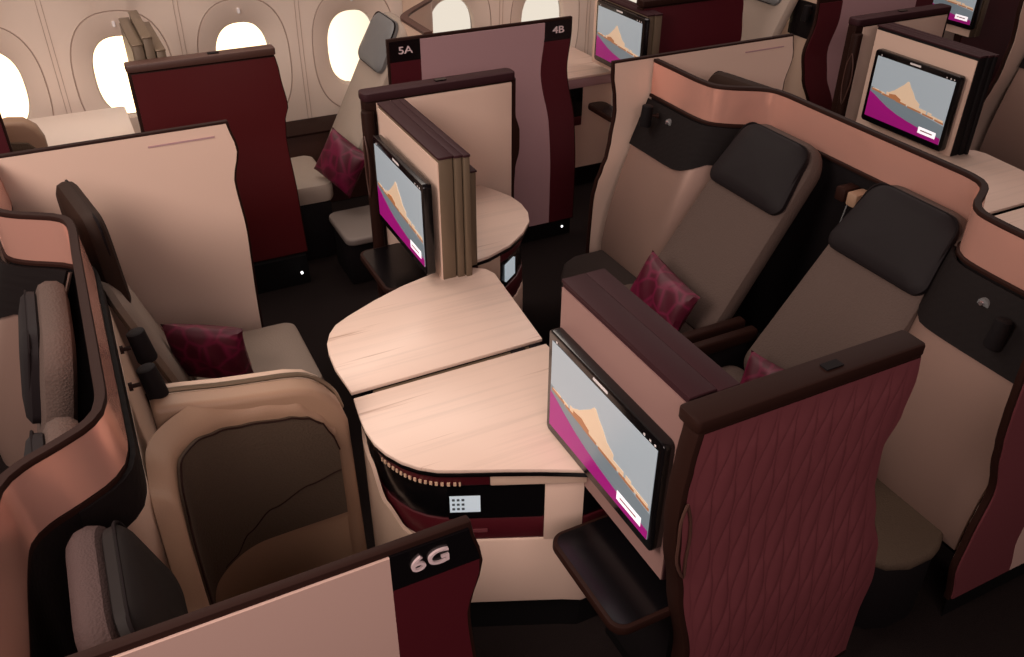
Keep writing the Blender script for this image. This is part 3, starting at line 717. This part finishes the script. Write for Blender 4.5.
# ------------------------------------------------------------------ seats
def slabgeo(g, w0, w1, h, th, M, m, r=.05, nh=18, crown=.007, rtop=None):
    """rounded cushion: width w0 at bottom to w1 at top, height h, thickness th; local x=width, y=height, z=front"""
    rt = rtop or r; pts = []
    def corner(cx, cy, rr, a0, n=6): return [(cx+rr*math.cos(math.radians(a0+90*i/n)), cy+rr*math.sin(math.radians(a0+90*i/n))) for i in range(n+1)]
    pts += corner(w0/2-r, r, r, 270); pts += corner(w1/2-rt, h-rt, rt, 0); pts += corner(-w1/2+rt, h-rt, rt, 90); pts += corner(-w0/2+r, r, r, 180)
    c = (0, h/2); rings = []
    for s, z in ((.0, -th/2), (.86, -th/2), (.97, -th/2+.012), (1, -th/2+.03 if th > .06 else -th*.2), (1, th/2-.03 if th > .06 else th*.2), (.97, th/2-.010), (.90, th/2), (.6, th/2+crown*.8), (0, th/2+crown)):
        rings.append([(c[0]+(x-c[0])*s, c[1]+(y-c[1])*s, z) for x, y in pts])
    n = len(pts); vs = [M @ Vector(v) for R in rings for v in R]
    fs = [(j*n+k, j*n+(k+1) % n, (j+1)*n+(k+1) % n, (j+1)*n+k) for j in range(len(rings)-1) for k in range(n)]
    g.addg(vs, fs, m); return g
def frame(origin, right, up):
    r = Vector(right).normalized(); u = Vector(up).normalized(); f = r.cross(u)
    M = Matrix((r, u, f)).transposed().to_4x4(); M.translation = Vector(origin); return M
def seat(face, yc, label, xb, zb, xt, zt, w=.50, pan=(1.5, 2.0), zpan=.47, fabric=None, headm=None, headh=.26, headw=.40, panm=None, z_arm=None, group=None, headoff=0, th=.09, hx=0.0, wt=None, backoff=0, yaw_=0, head=None):
    """face=-1 looks to -x; back goes from (xb,zb) to (xt,zt)"""
    fabric = fabric or M_taupe; headm = headm or M_char; panm = panm or fabric
    t = thing('suite_seat', label, 'seat', ((pan[0]+pan[1])/2, yc, 0), group)
    RZ = Matrix.Rotation(math.radians(yaw_), 3, 'Z'); up = RZ @ Vector((xt-xb, 0, zt-zb)); h = up.length; right = RZ @ Vector((0, face, 0))
    # front normal = right x up should point to face direction
    f = right.cross(up.normalized())
    if f.x*face < 0: right = -right
    f = right.cross(up.normalized()).normalized()
    wt = wt or w*.92
    M = frame(Vector((xb, yc, zb))-f*th*.5, right, up)
    g = G(); slabgeo(g, w, wt, h, th, M, fabric, .06, rtop=.11); mk('backrest', g, t)
    un = up.normalized()
    o = Vector((xb, yc+headoff, zb))+up-un*(headh+.02)+f*(.012)
    if head:
        hx_, hy_, hz_, hyaw, hlean = head; right = Matrix.Rotation(math.radians(hyaw), 3, 'Z') @ Vector((0, face, 0)); up = Matrix.Rotation(math.radians(hyaw), 3, 'Z') @ Vector((-face*hlean, 0, 1)); un = up.normalized()
        if right.cross(un).x*face < 0: right = -right
        f = right.cross(un).normalized(); o = Vector((hx_, hy_, hz_)) - un*headh
    g = G(); slabgeo(g, headw, headw*.88, headh, .07 if head else .05, frame(o, right, up), headm, .05, rtop=.075, crown=.01); hd = mk('headrest', g, t)
    # piping around headrest
    g = G(); ol = []
    for (a, b2) in rrect(-headw*.47, headw*.47, .005, headh-.006, .05, 5):
        ol.append(o + right.normalized()*a*(1-.10*b2/headh) + un*b2 + f*.012)
    ol.append(ol[0]); tube(g, ol, .0045, M_stitch, 6); mk('piping', g, hd)
    x0, x1 = pan
    g = G(); Mp = frame((min(x0, x1) if face > 0 else max(x0, x1), yc, zpan-.06), (0, 1 if face < 0 else -1, 0), (face, 0, 0))
    slabgeo(g, w, w*.96, abs(x1-x0), .12, Mp, panm, .05, rtop=.05); mk('seat_cushion', g, t)
    g = G(); box(g, min(x0, x1)+.06, max(x0, x1)-.02, yc-w*.45, yc+w*.45, .0, zpan-.12, M_blackm); mk('base', g, t, bevel=.01)
    return t
seat(-1, 2.525, 'reclined taupe seat with charcoal headrest, farther of the two right-hand seats', 2.02, .44, 2.50, 1.165, pan=(1.66, 2.02), w=.50, wt=.445, headh=.29, headw=.445)
seat(-1, 1.835, 'reclined taupe seat with charcoal headrest, nearer of the two right-hand seats', 2.02, .44, 2.52, 1.165, pan=(1.66, 2.02), w=.50, wt=.445, headh=.29, headw=.445)
seat(-1, 2.46, 'seat seen edge-on behind the left wall, farther of the two', 2.31-P, .40, 2.49-P, 1.14, pan=(1.55-P, 2.05-P), w=.50, headh=.27, headw=.40, fabric=M_taupe)
seat(-1, 1.84, 'seat seen edge-on behind the left wall, nearer of the two', 2.29-P, .40, 2.47-P, 1.08, pan=(1.55-P, 2.05-P), w=.50, headh=.27, headw=.40, fabric=M_taupe)
FL_SEAT = seat(1, 2.90, 'taupe seat facing right beyond the armrest shell, with magenta pillow', .115, .44, -.075, 1.03, pan=(.12, .56), w=.50, headh=.33, headw=.50, th=.05, head=(-.10, 2.96, 1.225, 10, .03), headm=mat('umber_leather', '2c1e18', .65, spec=.12), yaw_=5, fabric=mat('grey_taupe_seat', '85766a', .75, 0, 'weave', 150, .4, .002), panm=mat('grey_taupe_seat', '85766a'))
seat(1, 1.335, 'seat at bottom left with big charcoal headrest and textured back', .02, .42, -.185, 1.17, pan=(.08, .52), w=.42, wt=.41, th=.08, headh=.30, headw=.385, yaw_=0, fabric=mat('mauve_weave', '4a3a38', .85, 0, 'weave', 200, .6, .002, spec=.2), panm=M_dkseat, headm=mat('slate_leather', '1e1918', .65, spec=.15))
seat(-1, 4.64, 'window seat left of 5A with pale grey headrest', 1.16, .42, 1.60, 1.25, pan=(.72, 1.12), w=.46, headh=.28, headw=.38, fabric=mat('pale_seat_fabric', '9a8c80', .75, 0, 'weave', 140, .3, .002), headm=M_grey, zpan=.46)
seat(-1, 4.70, 'window seat with grey headrest at the top edge, right of the rose wall', 1.14+P, .42, 1.58+P, 1.27, pan=(.72+P, 1.12+P), w=.52, headh=.24, headw=.36, fabric=mat('pale_seat_fabric', '9a8c80'), headm=M_grey, zpan=.46)
t = thing('footrest_pad', 'grey padded footrest below the window seat, left of the centre television', 'footrest', (1.19, 4.2, 0))
g = G(); prism(g, rrect(1.045, 1.335, 3.985, 4.36, .05), 'z', .27, .31, mat('grey_pad', '746a64', .6)); mk('pad', g, t, bevel=.012, seg=3)
g = G(); box(g, 1.07, 1.31, 4.06, 4.34, 0, .27, M_blackm); mk('base', g, t, bevel=.01)

# pillows
def pillow(c, w, h, th, right, up, label, rot=0):
    t = bpy.data.objects.new
    r = Vector(right).normalized(); u = Vector(up).normalized(); f = r.cross(u).normalized(); u = f.cross(r)
    if rot:
        R_ = Matrix.Rotation(math.radians(rot), 3, f); r = R_ @ r; u = R_ @ u
    g = G(); n = 22; c = Vector(c)
    def fn(sgn):
        def q(a, b):
            x = a*2-1; y = b*2-1
            e = max(0, (1-x*x))*max(0, (1-y*y)); z = sgn*th/2*(e**.38)
            px = x*(1-.10*(1-y*y)*0 - .07*(1-abs(x))*0); k = 1-.09*(1-(y*y))*abs(x)**3; k2 = 1-.09*(1-(x*x))*abs(y)**3
            wr = .004*math.sin(9*x+4*y)*e
            return c + r*(x*w/2*k) + u*(y*h/2*k2) + f*(z+wr)
        return q
    grid(g, fn(1), n, n, M_pillow); grid(g, fn(-1), n, n, M_pillow)
    o = mk('pillow', g, None, loc=tuple(c))
    o['label'] = label; o['category'] = 'pillow'; return o
pillow((1.935, 2.47, .575), .36, .22, .11, (0, -1, 0), (.35, 0, .8), 'magenta patterned pillow on the farther right-hand seat', rot=-6)
pillow((1.955, 1.80, .52), .32, .22, .10, (0, -1, 0), (.35, 0, .8), 'magenta pillow half hidden behind the leaf-relief door', rot=10)
pillow((.185, 2.80, .625), .30, .25, .11, (.80, -.50, 0), (-.30, .05, .8), 'magenta patterned pillow on the left seat beyond the armrest shell', rot=0)
pillow((1.165, 4.38, .575), .28, .27, .12, (.55, -.75, .0), (.20, .12, .8), 'plum pink pillow on the window seat left of 5A', rot=-24)

# ------------------------------------------------------------------ divider shell between the left seats
t = thing('armrest_shell', 'tan and olive armrest shell around the lower left seat', 'armrest', (.2, 2.05, 0))
top = [(-.04, 1.0), (.05, .985), (.15, .965), (.25, .950), (.33, .938), (.385, .920), (.425, .885), (.458, .835), (.475, .77), (.485, .10), (-.04, .10)]
g = G(); prism(g, top, 'y', 2.02, 2.10, M_tan); mk('body', g, t, bevel=.02, seg=4)
g = G(); edge = smooth_path([(x, 2.10, z+.002) for x, z in top[:9]], .02); tube(g, edge, .008, M_olvedge, 8); mk('bronze_trim', g, t)
g = G(); prism(g, [(x, z-.012) for x, z in top[:9]]+[(.485, .10), (-.04, .10)], 'y', 2.10, 2.16, M_creamsh); mk('cream_back', g, t, bevel=.008)
# olive wrap: front surface path in plan with an arched top edge
wp = smooth_path([(.428, 2.004, 0), (.36, 2.003, 0), (.24, 2.002, 0), (.14, 1.995, 0), (.06, 1.955, 0), (.0, 1.89, 0), (-.020, 1.81, 0), (-.024, 1.72, 0), (-.018, 1.62, 0)], .012)
Ls = [0]
for i in range(1, len(wp)): Ls.append(Ls[-1]+(wp[i]-wp[i-1]).length)
LT = Ls[-1]
ztop = [(0, .70), (.015, .76), (.04, .815), (.08, .848), (.13, .865), (.25, .885), (.33, .905), (.40, .925), (.47, .925), (.53, .89), (.58, .80), (LT, .60)]
def wfn(u, v, lo=.44, hi=None, off=0):
    s = u*LT; i = max(0, min(len(wp)-2, next((k-1 for k in range(1, len(Ls)) if Ls[k] >= s), len(wp)-2)))
    fr = (s-Ls[i])/(Ls[i+1]-Ls[i]); p = wp[i].lerp(wp[i+1], fr); d = (wp[i+1]-wp[i]).normalized(); nn = Vector((-d.y, d.x, 0))
    if nn.dot(Vector((.5, 1.6, 0))-p) > 0 and nn.y > 0: nn = -nn
    zt_ = interp(ztop, s) if hi is None else hi(s)
    z = lo+(zt_-lo)*v; lean = 0
    q = p + Vector((0, lean*(0 if s > .4 else 1), 0)); return (q.x+off*nn.x, q.y+off*nn.y, z)
g = G(); grid(g, lambda u, v: wfn(u, v), 70, 26, M_olive); mk('olive_panel', g, t, solid=.012)
g = G(); tube(g, [Vector(wfn(k/60, 1)) + Vector((.002, -.006, 0)) for k in range(61)], .0028, M_rim, 6); mk('piping', g, t)
g = G(); sm_ = lambda s: interp([(0, .62), (.1, .60), (.22, .555), (.30, .50), (.36, .45), (LT, .44)], s)
tube(g, [Vector(wfn(k/60*.55, 1, hi=sm_)) + Vector((.0, -.007, 0)) for k in range(61)], .0022, M_rim, 6); mk('seam', g, t)
# leather wrap carrying the olive panel, continuous with the body
def wrap(u, v):
    i = int(round(u*(len(wp)-1))); d = (wp[min(len(wp)-1, i+1)]-wp[max(0, i-1)]).normalized(); nn = Vector((d.y, -d.x, 0)); s_ = Ls[i]
    zt_ = interp([(0, .80), (.05, .875), (.10, .925), (.20, .948), (.36, .975), (.50, .985), (.60, .94), (LT, .66)], s_)
    p = wp[i]; zz_ = .2+(zt_-.2)*v; fl_ = .055*max(0, (zz_-zt_+.06)/.06)**2.2
    return (p.x+nn.x*(.012+fl_), p.y+nn.y*(.012+fl_), zz_)
g = G(); grid(g, wrap, len(wp)-1, 90, M_tan); mk('leather_wrap', g, t, solid=.010)
g = G(); prism(g, [(-.06, 1.30), (.10, 1.30), (.14, 1.60), (.02, 1.70), (-.06, 1.68)], 'z', .28, .43, M_creamsh); mk('shell_foot', g, t, bevel=.03, seg=3)

copy_tree(FL_SEAT, P, label='dark headrest just showing above the rose gold wall at the top')
# centre console between the right seats
t = thing('centre_console', 'dark narrow console with armrests between the two right-hand seats', 'console', (2.1, 2.17, 0))
g = G(); box(g, 1.62, 2.20, 2.125, 2.225, 0, .50, M_blackm); mk('body', g, t, bevel=.01)
g = G(); box(g, 1.60, 2.15, 2.115, 2.160, .50, .555, M_rim); mk('armrest', g, t, bevel=.012, seg=3)
g = G(); box(g, 1.60, 2.15, 2.190, 2.235, .50, .555, M_rim); mk('armrest', g, t, bevel=.012, seg=3)
g = G(); tube(g, [(2.455, 2.17, .60), (2.535, 2.17, .985)], .003, M_grey, 8); mk('edge_trim', g, t, label='thin chrome edge')
g = G(); box(g, 2.52, 2.60, 2.12, 2.17, .99, 1.045, M_tan); box(g, 2.52, 2.60, 2.18, 2.23, .99, 1.045, M_rim); mk('latch_block', g, t, bevel=.008)

# ------------------------------------------------------------------ window side furniture
def console_table(x0, x1, y0, y1, z, label, tm=None):
    t = thing('window_console', label, 'console', ((x0+x1)/2, (y0+y1)/2, 0))
    g = G(); prism(g, rrect(x0, x1, y0, y1, .03, 4), 'z', z-.015, z, tm or M_wood); mk('top', g, t, bevel=.003)
    g = G(); box(g, x0+.01, x1-.01, y0+.01, y1-.01, z-.075, z-.015, M_mauve); mk('apron', g, t, bevel=.004)
    g = G(); box(g, x0+.02, x1-.02, y0+.04, y1-.01, .14, z-.075, M_cream); mk('body', g, t, smooth=False)
    g = G(); box(g, x0+.12, x0+.31, y0+.015, y0+.045, z-.26, z-.075, M_black); mk('recess', g, t, smooth=False)
    g = G(); box(g, x0+.12, x0+.31, y0+.012, y0+.045, z-.32, z-.26, M_maroon); mk('drawer', g, t, bevel=.006)
    g = G(); box(g, x0+.02, x1-.02, y0+.06, y1-.03, 0, .14, M_blackm); mk('plinth', g, t, smooth=False)
    return t
console_table(2.50, 3.06, 4.60, 5.28, .76, 'pale topped console beside the windows, right of 4B')
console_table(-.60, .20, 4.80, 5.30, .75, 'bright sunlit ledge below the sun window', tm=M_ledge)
t = thing('side_rail', 'brown wall-side armrest box behind the plum pink pillow', 'armrest', (1.2, 5.2, 0))
g = G(); box(g, .5, 1.62, 5.12, 5.36, 0, .475, M_brown); mk('body', g, t, bevel=.01)
g = G(); box(g, .49, 1.63, 5.105, 5.36, .475, .49, M_rim); mk('top_cap', g, t, bevel=.005)
# zig-zag wall between the two window suites
zz = smooth_path([(1.615, 4.20, 0), (1.61, 4.45, 0), (1.612, 4.53, 0), (1.65, 4.60, 0), (1.74, 4.70, 0), (1.83, 4.79, 0), (1.885, 4.86, 0), (1.90, 4.95, 0), (1.90, 5.3, 0)], .02)
zz = [(p.x, p.y) for p in zz]
zo = [(x+.035, y) for x, y in reversed(zz)]
def zig(dx, label):
    t = thing('privacy_wall', label, 'partition', (1.68+dx, 4.75, 0))
    sh = lambda L_: [(x+dx, y) for x, y in L_]
    g = G(); prism(g, sh(zz+zo), 'z', .05, 1.243, M_creamsh); mk('panel', g, t)
    g = G(); prism(g, sh([(x-.005, y) for x, y in zz]+[(x+.005, y) for x, y in zo]), 'z', 1.243, 1.257, M_brown); mk('rim', g, t)
    g = G(); q = [(x+dx-.012, y) for x, y in zz if y < 4.57]; prism(g, q+[(x+.014, y) for x, y in reversed(q)], 'z', .86, 1.085, M_quilt); mk('quilted_panel', g, t)
    return t
zig(0, 'curved cream wall with brown rim between the windows and 5A')
zig(P, 'curved cream wall with rim behind the seat at the top edge')
# arched tan shell by the left window
t = thing('armrest_shell', 'small tan rounded seat shell at the left edge beside the first window', 'armrest', (-.3, 4.5, 0))
ar = [(-.45, .10), (-.45, .98), (-.40, 1.01), (-.335, 1.02), (-.27, 1.01), (-.225, .97), (-.205, .91), (-.20, .10)]
g = G(); prism(g, ar, 'y', 4.45, 4.55, M_tan); mk('body', g, t, bevel=.02, seg=3)
g = G(); prism(g, [(-.45, .3), (-.45, .90), (-.36, .93), (-.28, .915), (-.24, .87), (-.23, .3)], 'y', 4.438, 4.46, M_olive); mk('olive_panel', g, t, bevel=.006)

# repeats carry a group phrase
PHR = {'seat': 'suite seats', 'pillow': 'magenta pillows', 'television': 'suite televisions', 'table': 'pale wood tables', 'reading light': 'black reading lights',
       'socket': 'round chrome sockets', 'ledge': 'padded side ledges', 'shelf': 'small dark tray shelves', 'door': 'suite doors', 'console': 'suite consoles'}
for o in list(SC.objects):
    if o.parent is None and o.get('category') in PHR: o['group'] = PHR[o['category']]
    elif o.parent is None and o.name.startswith('aisle_wall'): o['group'] = 'aisle partitions'
    elif o.parent is None and o.name.startswith('privacy_wall'): o['group'] = 'curved privacy walls'
